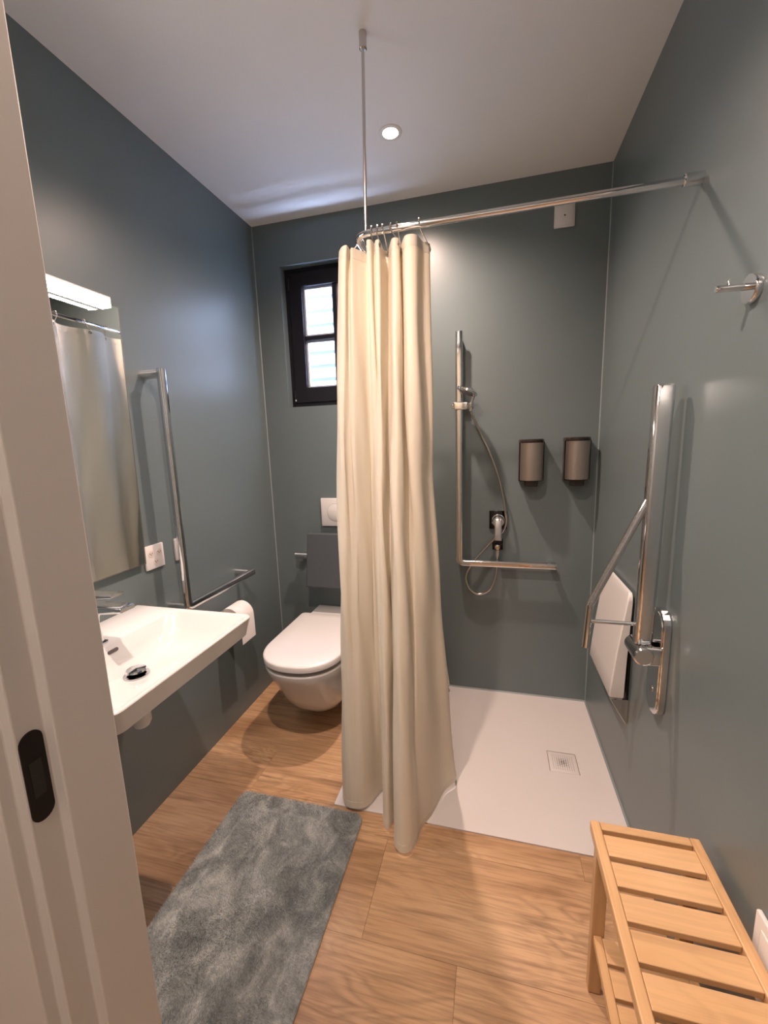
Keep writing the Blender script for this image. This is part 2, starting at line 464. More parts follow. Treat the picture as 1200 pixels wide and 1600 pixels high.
# ------------------------------------------------------------------ shower tray
tray = thing('shower_tray', (1.15, 1.69, 0.0), 'flat white walk-in shower tray in the corner with square drain', 'shower tray')
dx0, dx1, dy0, dy1 = 1.452, 1.566, 1.606, 1.722
zt = 0.004
mb = MB()
X0, X1, Ya, Yb = TX0+0.001, W-0.001, TY0+0.001, D-0.001
for (a, c, e, g) in ((X0, dx0, Ya, Yb), (dx1, X1, Ya, Yb), (dx0, dx1, Ya, dy0), (dx0, dx1, dy1, Yb)):
    mb.box(a, c, e, g, -0.012, zt)
mb.box(dx0, dx1, dy0, dy1, -0.012, -0.004)
link('basin', mb, TRAY, tray)
dr = link('drain_cover', MB().box(dx0+0.002, dx1-0.002, dy0+0.002, dy1-0.002, -0.004, zt-0.0004, 0.002), TRAY, tray)
mb = MB()
cx, cy = (dx0+dx1)/2, (dy0+dy1)/2
for i in range(10):
    for j in range(10):
        u, v = (i-4.5)*0.0085, (j-4.5)*0.0085
        d = max(abs(i-4.5), abs(j-4.5))
        r = 0.0034 if d < 1 else 0.0027 if d < 2 else 0.0021 if d < 3 else 0.0014
        mb.lathe([(r, 0), (r, 0.0002)], (cx+u, cy+v, zt-0.0004), n=8)
hl = link('drain_hole', mb, DARK_HOLE, dr); hl['kind'] = 'stuff'
mb = MB().prism([(D, zt), (D-0.006, zt), (D, zt+0.006)], 0, X0, W).prism([(W, zt), (W, zt+0.006), (W-0.006, zt)], 1, Ya, D)
link('sealant_bead', mb, CAULK_HIGHLIGHT, tray)

# ------------------------------------------------------------------ mirror with lamp
mirror = thing('wall_mirror', (0.02, 0.865, 0.94), 'frameless rectangular mirror on the wall above the washbasin, reflecting the curtain', 'mirror')
def tilt(y, x_off, z):      # mirror leans out a little at the top
    t = (z-0.94)/0.86
    return (0.012 + 0.022*t + x_off, y, z)
ym0, ym1, zm0, zm1 = 0.545, 1.180, 0.94, 1.793
mb = MB().loft([[tilt(ym0, 0, zm0), tilt(ym1, 0, zm0), tilt(ym1, 0, zm1), tilt(ym0, 0, zm1)], [tilt(ym0, 0.005, zm0), tilt(ym1, 0.005, zm0), tilt(ym1, 0.005, zm1), tilt(ym0, 0.005, zm1)]], smooth=False)
link('mirror_glass', mb, MIRROR, mirror)
mb = MB()
t0, t1 = -0.001, 0.0056
for (ya, yb, za, zb) in ((ym1, ym1+0.003, zm0-0.003, zm1+0.003), (ym0-0.003, ym0, zm0-0.003, zm1+0.003), (ym0, ym1, zm0-0.003, zm0), (ym0, ym1, zm1, zm1+0.003)):
    mb.loft([[tilt(ya, t0, za), tilt(yb, t0, za), tilt(yb, t0, zb), tilt(ya, t0, zb)], [tilt(ya, t1, za), tilt(yb, t1, za), tilt(yb, t1, zb), tilt(ya, t1, zb)]], smooth=False)
link('edge_strip', mb, STEEL, mirror)
link('wall_bracket', MB().box(0.0, 0.012, 0.72, 1.01, 1.0, 1.05), STEEL, mirror)
link('wall_bracket', MB().box(0.0, 0.030, 0.72, 1.01, 1.66, 1.70), STEEL, mirror)
lamp = thing('mirror_lamp', (0.05, 0.856, 1.77), 'bright white slim bar lamp mounted above the mirror', 'lamp')
ly0, ly1 = 0.600, 1.112
link('housing', MB().box(0.045, 0.048, ly0, ly1, 1.770, 1.7965, 0.0005).box(0.045, 0.083, ly0, ly1, 1.7965, 1.801, 0.001), LAMP_BODY, lamp)
for ya in (ly0-0.003, ly1):
    link('end_cap', MB().box(0.045, 0.083, ya, ya+0.003, 1.769, 1.801, 0.0008), LAMP_BODY, lamp)
link('diffuser', MB().prism([(0.048, 1.770), (0.072, 1.770), (0.080, 1.775), (0.081, 1.7965), (0.048, 1.7965)], 1, ly0, ly1), emit('lamp_diffuser_glow', MIRROR_COLOR, MIRROR_LAMP), lamp, bevel=0.0015)
link('bracket', MB().box(0.0, 0.060, 0.80, 0.92, 1.800, 1.808, 0.001), LAMP_BODY, lamp)

# ------------------------------------------------------------------ ceiling downlights
def downlight(x, y, label):
    t = thing('ceiling_downlight', (x, y, H), label, 'ceiling light', 'recessed ceiling downlights')
    link('trim_ring', MB().lathe([(0.028, -0.0035), (0.037, -0.005), (0.041, -0.003), (0.042, 0.0)], (x, y, H), n=40, cap0=False, cap1=False), LAMP_BODY, t)
    link('lens', MB().lathe([(0.0, -0.0026), (0.02, -0.0026), (0.028, -0.0022), (0.028, -0.0005)], (x, y, H), n=32, cap0=False, cap1=False), emit('downlight_lens_glow', (1.0, 0.80, 0.60), 70.0), t)
    ld = bpy.data.lights.new('spot_beam', 'SPOT')
    ld.energy = SPOT_ENERGY; ld.color = SPOT_COLOR; ld.spot_size = math.radians(150); ld.spot_blend = 0.9; ld.shadow_soft_size = 0.026
    o = bpy.data.objects.new('spot_beam', ld); COL.objects.link(o); o.parent = t; o.location = (0, 0, -0.012)
downlight(0.84, 1.69, 'glowing recessed ceiling downlight beyond the curtain rail, warm white')
downlight(0.84, 0.60, 'recessed ceiling downlight above the bath mat near the doorway, out of view')
hall = thing('hall_fill_lamp', (1.0, -0.75, H), 'round fill lamp added on the hall ceiling behind the doorway, out of view', 'ceiling light')
link('shade', MB().lathe([(0.15, 0), (0.15, -0.05), (0.13, -0.07), (0.0, -0.075)], (1.0, -0.75, H), n=36, cap1=False), emit('hall_fill_glow', HALL_FILL_COLOR, HALL_FILL_ENERGY), hall)  # added unseen lamp, gives fill light to jamb, curtain and bench

# ------------------------------------------------------------------ washbasin
basin = thing('washbasin', (0.0, 0.865, 0.74), 'white rectangular wall-hung washbasin under the mirror', 'washbasin')
def srect(x0, x1, y0, y1, r, N=96):
    """closed outline sampled at N equal steps of angle-like parameter, corners rounded by r=(back, front)"""
    rb, rf = r
    seg = []
    def arc(cx, cy, rr, a0, a1, k=8):
        return [(cx+rr*math.cos(math.radians(a0+(a1-a0)*i/k)), cy+rr*math.sin(math.radians(a0+(a1-a0)*i/k))) for i in range(k+1)]
    seg += arc(x1-rf, y1-rf, rf, 0, 90) + arc(x0+rb, y1-rb, rb, 90, 180) + arc(x0+rb, y0+rb, rb, 180, 270) + arc(x1-rf, y0+rf, rf, 270, 360)
    # resample edges so that each straight has the same count
    out = []
    for c in range(4):
        a = seg[c*9:(c+1)*9]; nx = seg[((c+1)*9) % 36]
        out += a
        for i in range(1, 8):
            t = i/8; out.append((a[-1][0]*(1-t)+nx[0]*t, a[-1][1]*(1-t)+nx[1]*t))
    return out
def at(o, z, dz=None): return [(x, y, z) for x, y in o]
BY0, BY1 = 0.612, 1.138
o_bot = srect(0.0, 0.415, BY0+0.04, BY1-0.04, (0.003, 0.05))
o_mid = srect(0.0, 0.452, BY0+0.006, BY1-0.006, (0.003, 0.030))
o_out = srect(0.0, 0.462, BY0, BY1, (0.003, 0.026))
o_out2 = srect(0.0015, 0.4605, BY0+0.0015, BY1-0.0015, (0.003, 0.0255))
o_rim = srect(0.006, 0.457, BY0+0.005, BY1-0.005, (0.003, 0.022))
i_rim = srect(0.158, 0.449, BY0+0.016, BY1-0.016, (0.030, 0.022))
i_r2 = srect(0.163, 0.445, BY0+0.021, BY1-0.021, (0.032, 0.024))
i_m = srect(0.178, 0.405, BY0+0.055, BY1-0.055, (0.045, 0.05))
i_f = srect(0.196, 0.372, BY0+0.092, BY1-0.092, (0.05, 0.05))
i_f2 = srect(0.208, 0.335, BY0+0.125, BY1-0.125, (0.05, 0.05))
i_c = srect(0.247-0.03, 0.247+0.03, 0.875-0.03, 0.875+0.03, (0.0295, 0.0295))
o_belly = srect(0.0, 0.34, BY0+0.10, BY1-0.10, (0.003, 0.06))
rings = [at(o_belly, 0.690), at(o_bot, 0.728), at(o_mid, 0.742), at(o_out, 0.796), at(o_out2, 0.7988), at(o_rim, 0.80),
         at(i_rim, 0.7985), at(i_r2, 0.795), at(i_m, 0.758), at(i_f, 0.731), at(i_f2, 0.724), at(i_c, 0.714)]
mb = MB().loft(rings, True, True, True)
link('bowl', mb, CERAMIC, basin, angle=38)
# overflow slot on the sloping rear side of the bowl
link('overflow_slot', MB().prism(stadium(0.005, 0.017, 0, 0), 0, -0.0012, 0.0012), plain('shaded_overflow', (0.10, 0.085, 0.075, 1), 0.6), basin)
so = basin.children[-1]
so.matrix_local = Matrix.Translation(Vector((0.1705, 0.878, 0.777))-ORG['washbasin']) @ Matrix.Rotation(math.radians(-19), 4, 'Y') @ Matrix.Rotation(math.radians(90), 4, 'X')
for v in so.data.vertices: v.co += ORG['washbasin']
mb = MB().lathe([(0.030, 0.0), (0.0335, 0.002), (0.033, 0.004), (0.026, 0.004), (0.024, 0.002)], (0.247, 0.875, 0.714), n=32, cap1=False)
plug = link('drain_ring', mb, CHROME, basin)
link('plug', MB().lathe([(0.012, 0.0), (0.012, 0.011), (0.026, 0.012), (0.028, 0.0145), (0.025, 0.0185), (0.0, 0.0205)], (0.247, 0.875, 0.714), n=32, cap1=False), CHROME, plug)
faucet = thing('basin_faucet', (0.10, 0.865, 0.80), 'chrome single-lever faucet with flat spout on the washbasin ledge', 'faucet')
fc = 0.865
def yrect(x0, x1, hw, z, r=0.008): return [(x0+(x1-x0)/2+a, fc+c, z) for a, c in rrect(x1-x0, 2*hw, r, 4)]
mb = MB().loft([yrect(0.068, 0.150, 0.026, 0.799), yrect(0.068, 0.150, 0.026, 0.803), yrect(0.074, 0.142, 0.022, 0.806), yrect(0.076, 0.134, 0.020, 0.845), yrect(0.072, 0.136, 0.021, 0.875), yrect(0.066, 0.150, 0.023, 0.897), yrect(0.064, 0.165, 0.024, 0.910), yrect(0.064, 0.165, 0.024, 0.922)])
link('body', mb, CHROME, faucet)
def slab(path, hw, r=0.0035):
    m = MB(); rings = []
    for (x, zb, ztop) in path:
        rings.append([(x, fc+c, (zb+ztop)/2+a) for a, c in rrect(ztop-zb, 2*hw, min(r, (ztop-zb)*0.45), 3)])
    return m.loft(rings)
link('spout', slab([(0.150, 0.893, 0.921), (0.19, 0.902, 0.923), (0.235, 0.907, 0.924), (0.256, 0.909, 0.923), (0.259, 0.911, 0.921)], 0.0235), CHROME, faucet)
link('cartridge_neck', MB().lathe([(0.020, 0), (0.018, 0.012), (0.018, 0.022)], (0.105, fc, 0.919), n=24), CHROME, faucet)
link('lever', slab([(0.075, 0.936, 0.950), (0.11, 0.938, 0.953), (0.16, 0.942, 0.954), (0.226, 0.948, 0.957), (0.231, 0.950, 0.956)], 0.021), CHROME, faucet)
trap = thing('basin_trap', (0.252, 0.865, 0.60), 'white plastic drain trap hanging under the washbasin', 'drain pipe')
link('tailpiece', MB().lathe([(0.021, 0.0935), (0.021, 0.075), (0.027, 0.073), (0.027, 0.048), (0.018, 0.046), (0.018, 0.0)], (0.252, 0.865, 0.597), n=24), PLASTIC, trap)
link('trap_cup', MB().lathe([(0.020, 0.05), (0.026, 0.045), (0.026, 0.012), (0.020, 0.0), (0.0, -0.003)], (0.252, 0.865, 0.565), n=24, cap1=False), PLASTIC, trap)
link('waste_pipe', MB().tube(fillet([(0.25, 0.865, 0.612), (0.20, 0.865, 0.625), (0.0, 0.865, 0.625)], 0.03), 0.016), PLASTIC, trap)

# ------------------------------------------------------------------ sockets and cover plates
def socket(name, y0, y1, z0, z1, label, kind_x=0.0, sgn=1):
    t = thing(name, (kind_x, (y0+y1)/2, (z0+z1)/2), label, 'outlet', 'wall sockets')
    xa, xb = sorted((kind_x, kind_x+sgn*0.009))
    pl = link('cover_plate', MB().box(xa, xb, y0, y1, z0, z1, 0.003), PLATE, t)
    cy_, cz_ = (y0+y1)/2, (z0+z1)/2
    xo = kind_x+sgn*0.0088
    for (dy, dz) in (((-0.019, 0.013), (0.019, 0.013), (0.0, -0.019)) if y1-y0 > 0.07 else ((0.0, 0.022), (0.0, -0.018))):
        ins = link('insert', MB().lathe([(0.0145, 0.0), (0.0145, 0.0010), (0.0135, 0.0016)], (xo, cy_+dy, cz_+dz), (sgn, 0, 0), n=6), plain('socket_insert', (0.70, 0.62, 0.56, 1), 0.4), t)
        m = MB()
        for (a, c) in ((-0.005, 0.002), (0.005, 0.002), (0, -0.003)):
            m.lathe([(0.0021, 0), (0.0021, 0.0004)], (xo+sgn*0.0015, cy_+dy+a, cz_+dz+c), (sgn, 0, 0), n=8)
        link('contact_hole', m, DARK_HOLE, ins)
socket('wall_socket', 1.192, 1.279, 0.905, 0.994, 'white triple wall socket just beside the lower mirror corner')
socket('wall_socket', 1.338, 1.392, 0.902, 0.991, 'white wall socket half hidden behind the upright chrome grab bar')
t = thing('low_wall_plate', (W, 0.68, 0.43), 'white flat wall plate low on the wall beside the bamboo bench', 'wall plate')
link('cover_plate', MB().box(W-0.009, W, 0.590, 0.755, 0.345, 0.506, 0.003), PLATE, t)
link('centre_panel', MB().box(W-0.011, W-0.0085, 0.61, 0.735, 0.365, 0.486, 0.002), PLATE, t)
t = thing('junction_cover', (1.5, D, 2.27), 'square white cover plate high on the wall below the curtain rail', 'wall plate')
link('cover_plate', MB().box(1.459, 1.542, D-0.008, D, 2.226, 2.317, 0.003), PLATE, t)
link('centre_panel', MB().box(1.467, 1.534, D-0.0105, D-0.0075, 2.234, 2.309, 0.0015), PLATE, t)
link('cable_hole', MB().lathe([(0.0035, 0), (0.0035, 0.0004)], (1.501, D-0.0104, 2.272), (0, -1, 0), n=10), DARK_HOLE, t)

# ------------------------------------------------------------------ L grab bar on the left wall
FLAT = rrect(0.034, 0.022, 0.0105, 5)
gb = thing('corner_grab_bar', (0.0, 1.29, 0.74), 'chrome angled grab bar beside the mirror, upright with low horizontal arm', 'grab bar')
xg = 0.082
path = fillet([(0.002, 1.288, 1.607), (xg, 1.288, 1.607), (xg, 1.292, 0.735), (xg, 1.742, 0.735)], 0.020, 8)
up = MB().sweep(fillet([(xg, 1.288, 1.618), (xg, 1.288, 0.735), (xg, 1.745, 0.735)], 0.022, 8), FLAT, (1, 0, 0))
link('bar', up, CHROME, gb)
link('wall_mount', MB().tube([(0.0, 1.288, 1.602), (xg+0.005, 1.288, 1.602)], 0.0155), CHROME, gb)
link('wall_mount', MB().tube([(0.0, 1.725, 0.737), (xg+0.002, 1.725, 0.737)], 0.013), CHROME, gb)
link('wall_mount', MB().tube([(0.0, 1.288, 0.737), (xg, 1.288, 0.737)], 0.013), CHROME, gb)

# ------------------------------------------------------------------ toilet paper
tp = thing('toilet_paper', (0.066, 1.59, 0.50), 'white toilet paper roll with hanging sheet below the grab bar arm', 'toilet paper')
rx, rz, rr = 0.066, 0.562, 0.058
link('roll', MB().lathe([(0.02, 0), (rr, 0.0), (rr, 0.105), (0.02, 0.105)], (rx, 1.545, rz), (0, 1, 0), n=40, cap0=False, cap1=False), PAPER, tp)
link('core', MB().lathe([(0.0205, 0.001), (0.0205, 0.104)], (rx, 1.545, rz), (0, 1, 0), n=24), plain('card_core', (0.45, 0.36, 0.27, 1), 0.8), tp)
sh = []
for a in range(0, 100, 10):
    q = math.radians(90-a); sh.append((rx+(rr+0.0015)*math.cos(q), rz+(rr+0.0015)*math.sin(q)))
sh += [(rx+rr+0.0025, 0.52), (rx+rr+0.003, 0.452)]
mb = MB()
mb.loft([[(x, 1.5445, z), (x, 1.6505, z), (x-0.0012, 1.6505, z), (x-0.0012, 1.5445, z)] for x, z in sh])
link('hanging_sheet', mb, PAPER, tp)
tph = thing('paper_holder', (0.0, 1.65, 0.56), 'chrome toilet paper holder rod fixed to the wall', 'holder')
link('wall_rose', MB().lathe([(0.02, 0), (0.02, 0.008)], (0.0, 1.668, rz), (1, 0, 0), n=24), CHROME, tph)
link('arm', MB().tube(fillet([(0.005, 1.668, rz), (rx, 1.668, rz), (rx, 1.54, rz)], 0.012), 0.007), CHROME, tph)

# ------------------------------------------------------------------ toilet
toilet = thing('toilet', (0.40, 1.80, 0.09), 'white wall-hung toilet with closed lid', 'toilet')
TC = 0.400
def dshape(hw, yb, yfront, z, n=30, rb=0.02, flat=0.30):
    """D outline: straight sides from the rear, round nose towards the camera"""
    L = yb-yfront; ys = yfront + hw*1.05
    if ys > yb-0.02: ys = yb-0.02
    out = []
    for i in range(n+1):
        a = PI + PI*i/n
        ex = 2.3
        c, s_ = math.cos(a), math.sin(a)
        x = TC + hw*math.copysign(abs(c)**(2/ex), c); y = ys + (ys-yfront)*math.copysign(abs(s_)**(2/ex), s_)
        out.append((x, y, z))
    for i in range(1, 4):
        t = i/3; out.append((TC+hw, ys+(yb-rb-ys)*t, z))
    for i in range(1, 5):
        a = PI/2*i/4; out.append((TC+hw-rb+rb*math.cos(a), yb-rb+rb*math.sin(a), z))
    for i in range(1, 4):
        t = i/4; out.append((TC+(hw-rb)*(1-2*t), yb, z))
    for i in range(0, 5):
        a = PI/2+PI/2*i/4; out.append((TC-hw+rb+rb*math.cos(a), yb-rb+rb*math.sin(a), z))
    for i in range(1, 3):
        t = i/3; out.append((TC-hw, yb-rb+(ys-yb+rb)*t, z))
    return out
prof = [(0.070, 2.121, 1.700, 0.088), (0.098, 2.121, 1.655, 0.092), (0.122, 2.121, 1.618, 0.112), (0.142, 2.121, 1.580, 0.150), (0.158, 2.121, 1.538, 0.21), (0.168, 2.121, 1.502, 0.28), (0.177, 2.121, 1.462, 0.335), (0.183, 2.121, 1.446, 0.376), (0.182, 2.121, 1.447, 0.383), (0.177, 2.121, 1.455, 0.3855)]
link('bowl', MB().loft([dshape(*p) for p in prof]), CERAMIC, toilet, angle=70)
link('seat', MB().loft([dshape(0.161, 1.985, 1.478, 0.3856), dshape(0.163, 1.985, 1.474, 0.388), dshape(0.163, 1.985, 1.474, 0.4055)]), SEAT_PLASTIC, toilet, angle=60)
link('lid', MB().loft([dshape(0.180, 1.975, 1.447, 0.4056), dshape(0.1855, 1.977, 1.440, 0.4070), dshape(0.1865, 1.978, 1.438, 0.429), dshape(0.184, 1.976, 1.442, 0.4345), dshape(0.176, 1.968, 1.452, 0.4375), dshape(0.12, 1.93, 1.52, 0.4385)]), SEAT_PLASTIC, toilet, angle=60)
link('rear_block', MB().box(TC-0.150, TC+0.150, 1.988, 2.1215, 0.391, 0.424, 0.006), CERAMIC, toilet)
for s_ in (-1, 1):
    link('hinge', MB().lathe([(0.010, -0.02), (0.010, 0.02)], (TC+s_*0.085, 1.982, 0.418), (1, 0, 0), n=16), CHROME, toilet)
fl = thing('flush_plate', (0.385, D, 0.968), 'square white flush plate with round button on the wall above the toilet', 'flush plate')
link('cover_plate', MB().box(0.300, 0.470, D-0.012, D, 0.891, 1.046, 0.003), PLATE, fl)
link('button', MB().lathe([(0.047, 0.0), (0.0475, 0.0022), (0.045, 0.0035), (0.0, 0.0030)], (0.385, D-0.0115, 0.968), (0, -1, 0), n=48, cap1=False), PLASTIC, fl)
link('button_gap', MB().lathe([(0.0490, 0.0), (0.0490, 0.0004)], (0.385, D-0.0118, 0.968), (0, -1, 0), n=48), plain('button_shadow_gap', (0.32, 0.30, 0.29, 1), 0.7), fl)

br = thing('padded_backrest', (0.40, D, 0.72), 'dark grey padded backrest panel above the toilet on a chrome bar', 'backrest')
bw = 0.158
def pad(t, off):
    z = 0.862+(0.575-0.862)*t; y = 2.052+(2.000-2.052)*t
    return y-off, z
rings = []
for off, ins in ((-0.012, 0.004), (-0.009, 0.0), (0.004, 0.0), (0.008, 0.005)):
    r_ = []
    for (u, v) in rrect(2*bw-2*ins, 1-2*ins*3.2, 0.012, 4):
        y, z = pad(0.5-v, off)
        r_.append((0.395+u*(1+0.0*v), y, z))
    rings.append(r_)
link('pad', MB().loft(rings), GREY_PAD, br, angle=50)
link('bar', MB().sweep([(0.150, 2.066, 0.728), (0.64, 2.066, 0.728)], rrect(0.026, 0.036, 0.0125, 5), (0, 0, 1)), CHROME, br)
for x in (0.185, 0.605):
    link('wall_mount', MB().sweep([(x, 2.06, 0.718), (x, D, 0.718)], rrect(0.026, 0.040, 0.008, 4), (0, 0, 1)), CHROME, br)

# ------------------------------------------------------------------ curtain rail
RZ, RY, RX = 1.926, 1.254, 0.822
rail = thing('curtain_rail', (W, RY, RZ), 'angled chrome shower curtain rail with ceiling support rod', 'curtain rail')
link('rod', MB().tube(fillet([(W, RY, RZ), (RX, RY, RZ), (RX, D, RZ)], 0.055, 10), 0.0088, 18), CHROME, rail)
link('end_socket', MB().lathe([(0.0145, 0), (0.0145, 0.038), (0.0115, 0.040)], (W, RY, RZ), (-1, 0, 0), n=24), CHROME, rail)
link('end_socket', MB().lathe([(0.0145, 0), (0.0145, 0.038), (0.0115, 0.040)], (RX, D, RZ), (0, -1, 0), n=24), CHROME, rail)
sx, sy = 0.857, 1.268
link('support_rod', MB().tube([(0.858, RY, RZ), (0.855, 1.300, H-0.035)], 0.0045, 12), STEEL, rail)
link('ceiling_socket', MB().lathe([(0.0105, 0), (0.0105, -0.040), (0.007, -0.043)], (0.855, 1.302, H), n=20), STEEL, rail)

# ------------------------------------------------------------------ shower curtain
TOPZ = 1.893
top = [(1.020, 1.335), (1.033, 1.300), (1.016, 1.275), (1.004, 1.232), (0.976, 1.230), (0.952, 1.283), (0.955, 1.24), (0.937, 1.236), (0.911, 1.300), (0.899, 1.290), (0.903, 1.232), (0.892, 1.230), (0.884, 1.247), (0.880, 1.222), (0.867, 1.226), (0.851, 1.295), (0.831, 1.272), (0.815, 1.25), (0.806, 1.262), (0.806, 1.231), (0.785, 1.243), (0.768, 1.29)]
bot = [(1.075, 1.50), (1.088, 1.44), (1.050, 1.385), (1.020, 1.285), (0.989, 1.218), (0.982, 1.165), (0.966, 1.13), (0.937, 1.12), (0.908, 1.15), (0.899, 1.245), (0.881, 1.196), (0.864, 1.197), (0.850, 1.225), (0.836, 1.290), (0.820, 1.350), (0.803, 1.322), (0.788, 1.28), (0.768, 1.253), (0.742, 1.245), (0.717, 1.245), (0.694, 1.257), (0.672, 1.305)]
legt = [(0.812, 1.37), (0.850, 1.42), (0.838, 1.47), (0.795, 1.52), (0.797, 1.57), (0.848, 1.63), (0.846, 1.69), (0.798, 1.75), (0.796, 1.81), (0.846, 1.88), (0.846, 1.94), (0.800, 1.99), (0.812, 2.04)]
legb = [(0.700, 1.37), (0.772, 1.42), (0.776, 1.47), (0.705, 1.53), (0.712, 1.59), (0.795, 1.65), (0.806, 1.71), (0.752, 1.77), (0.770, 1.83), (0.862, 1.90), (0.905, 1.96), (0.930, 2.01), (1.003, 2.065)]
T = spline([(x, y, 0) for x, y in top+legt], 7)
B = spline([(x, y+0.008, 0) for x, y in bot] + [(x, y, 0) for x, y in legb], 7)
NR = 70
rng = random.Random(3)
mb = MB(); vs = []; fs = []
n = len(T)
for r in range(NR+1):
    t = r/NR
    for i in range(n):
        s_ = t**float(np.interp(i/7, [0, 3, 7, 14, 18, 23, 30], [2.3, 2.1, 1.1, 1.05, 0.72, 0.78, 1.1]))
        p = T[i].lerp(B[i], s_)
        u = i/n
        hb = 0.016 + 0.028*max(0, min(1, (u-0.62)/0.38))
        # the hem rises a little where the cloth is pulled sideways
        if i < 40: hb += 0.022*(1-i/40)**2
        wob = 0.0045*math.sin(9*t+i*0.21)*math.sin(PI*t) + 0.003*math.sin(23*t+i*0.47)*math.sin(PI*t)
        tx = T[min(i+1, n-1)]-T[max(i-1, 0)]
        nx = Vector((-tx.y, tx.x, 0)); nx = nx.normalized() if nx.length > 1e-6 else Vector((1, 0, 0))
        z = TOPZ + (hb-TOPZ)*t
        if r < 3: z += 0.0
        vs.append((p.x+nx.x*wob, p.y+nx.y*wob, z))
for r in range(NR):
    for i in range(n-1):
        fs.append((r*n+i, r*n+i+1, (r+1)*n+i+1, (r+1)*n+i))
mb.add(vs, fs, True)
curtain = thing('shower_curtain', (0.85, 1.3, 0.03), 'long cream fabric shower curtain gathered at the rail corner', 'curtain')
cl = link('cloth', mb, CLOTH, curtain, angle=180)
sd = cl.modifiers.new('thickness', 'SOLIDIFY'); sd.thickness = 0.0012; es = cl.modifiers.new('crisp_edges', 'EDGE_SPLIT'); es.split_angle = math.radians(50)
# hem bands at the foot and the head: doubled cloth a little proud of the sheet
def band(r0, r1, name):
    m = MB(); v2 = []; f2 = []
    rr_ = list(range(r0, r1+1))
    for k, r in enumerate(rr_):
        for i in range(n):
            a = Vector(vs[r*n+min(i+1, n-1)])-Vector(vs[r*n+max(i-1, 0)])
            nx = Vector((-a.y, a.x, 0)).normalized()
            p = Vector(vs[r*n+i]) - nx*0.0006
            v2.append(p)
    for k in range(len(rr_)-1):
        for i in range(n-1): f2.append((k*n+i, k*n+i+1, (k+1)*n+i+1, (k+1)*n+i))
    m.add(v2, f2, True)
    o = link(name, m, CLOTH, curtain, angle=180)
    s2 = o.modifiers.new('thickness', 'SOLIDIFY'); s2.thickness = 0.0020; s2.offset = 0; e2 = o.modifiers.new('crisp_edges', 'EDGE_SPLIT'); e2.split_angle = math.radians(50)
band(0, 1, 'head_hem'); band(NR-1, NR, 'foot_hem')

# rings: a hook over the rail through an eyelet of the cloth
def rail_point(u):
    """u: 0 = front right end of the sheet, 1 = end by the wall"""
    return u
ring_spots = [('x', 1.012, 1, 'nearest the wall end'), ('x', 0.950, 5, ''), ('x', 0.932, 6, ''), ('x', 0.908, 8, ''), ('x', 0.893, 10, ''), ('x', 0.876, 12, ''), ('y', 1.315, 21, ''),
              ('y', 1.36, 22, ''), ('y', 1.47, 24, ''), ('y', 1.60, 26, ''), ('y', 1.74, 29, ''), ('y', 1.87, 31, ''), ('y', 2.02, 34, '')]
words = ['at the free front end of the curtain', 'second from the free front end', 'third from the free front end', 'fourth from the free front end', 'fifth from the free front end', 'sixth from the free front end', 'first round the rail bend', 'second past the rail bend', 'third past the rail bend', 'fourth past the rail bend', 'fifth past the rail bend', 'sixth past the rail bend', 'last by the wall']
allp = top+legt
for (ax, c, idx, _), w in zip(ring_spots, words):
    ex, ey = allp[idx]
    e = Vector((ex, ey, TOPZ-0.014))
    a = Vector((c, RY, RZ)) if ax == 'x' else Vector((RX, c, RZ))
    across = Vector((0, 1, 0)) if ax == 'x' else Vector((1, 0, 0))
    rt = thing('curtain_ring', (a.x, a.y, a.z), 'small steel curtain ring, ' + w, 'curtain ring', 'rings on the curtain rail')
    hook = [a+across*-0.0128+Vector((0, 0, -0.002)), a+across*-0.0105+Vector((0, 0, 0.008)), a+Vector((0, 0, 0.0135)), a+across*0.0105+Vector((0, 0, 0.008)), a+across*0.0135+Vector((0, 0, -0.004))]
    s2 = 1 if (e-a).dot(across) > 0 else -1
    hook = [a + across*(-s2)*0.013 + Vector((0, 0, -0.003)), a + across*(-s2)*0.010+Vector((0, 0, 0.009)), a+Vector((0, 0, 0.0135)), a+across*s2*0.010+Vector((0, 0, 0.009)), a+across*s2*0.0135+Vector((0, 0, -0.004)), a.lerp(e, 0.62)+across*s2*0.008, e+Vector((0, 0, 0.004)), e+Vector((0, 0, -0.004))]
    link('hook', MB().tube(spline(hook, 5), 0.0020, 8), STEEL, rt)
    k = min(idx*7, n-2); tg = (T[min(k+2, n-1)]-T[max(k-2, 0)]).normalized(); nn = Vector((-tg.y, tg.x, 0))
    eb = [((0.0035), -0.0018), (0.0068, -0.0018), (0.0075, 0.0), (0.0068, 0.0018), (0.0035, 0.0018)]
    link('eyelet', MB().lathe(eb, e, nn, n=18, cap0=False, cap1=False), STEEL, rt)

# ------------------------------------------------------------------ shower bar, hand shower, hose, mixer
yb_ = D-0.058
sb = thing('shower_grab_bar', (1.055, D, 0.72), 'chrome angled shower bar with long upright and short horizontal arm', 'grab bar')
FL2 = rrect(0.020, 0.034, 0.0095, 5)
link('bar', MB().sweep(fillet([(1.056, yb_, 1.832), (1.056, yb_, 0.727), (1.512, yb_, 0.727)], 0.024, 8), FL2, (1, 0, 0)), CHROME, sb)
for (x, z) in ((1.056, 1.80), (1.058, 0.735), (1.495, 0.727)):
    link('wall_mount', MB().tube([(x, yb_, z), (x, D, z)], 0.0135), CHROME, sb)
link('end_cap', MB().sweep([(1.40, yb_-0.0008, 0.727), (1.506, yb_-0.0008, 0.727)], rrect(0.0205, 0.020, 0.0095, 5), (0, 0, 1)), STEEL, sb)
sl = thing('shower_slider', (1.07, yb_, 1.495), 'chrome sliding holder clamped on the upright shower bar', 'shower holder')
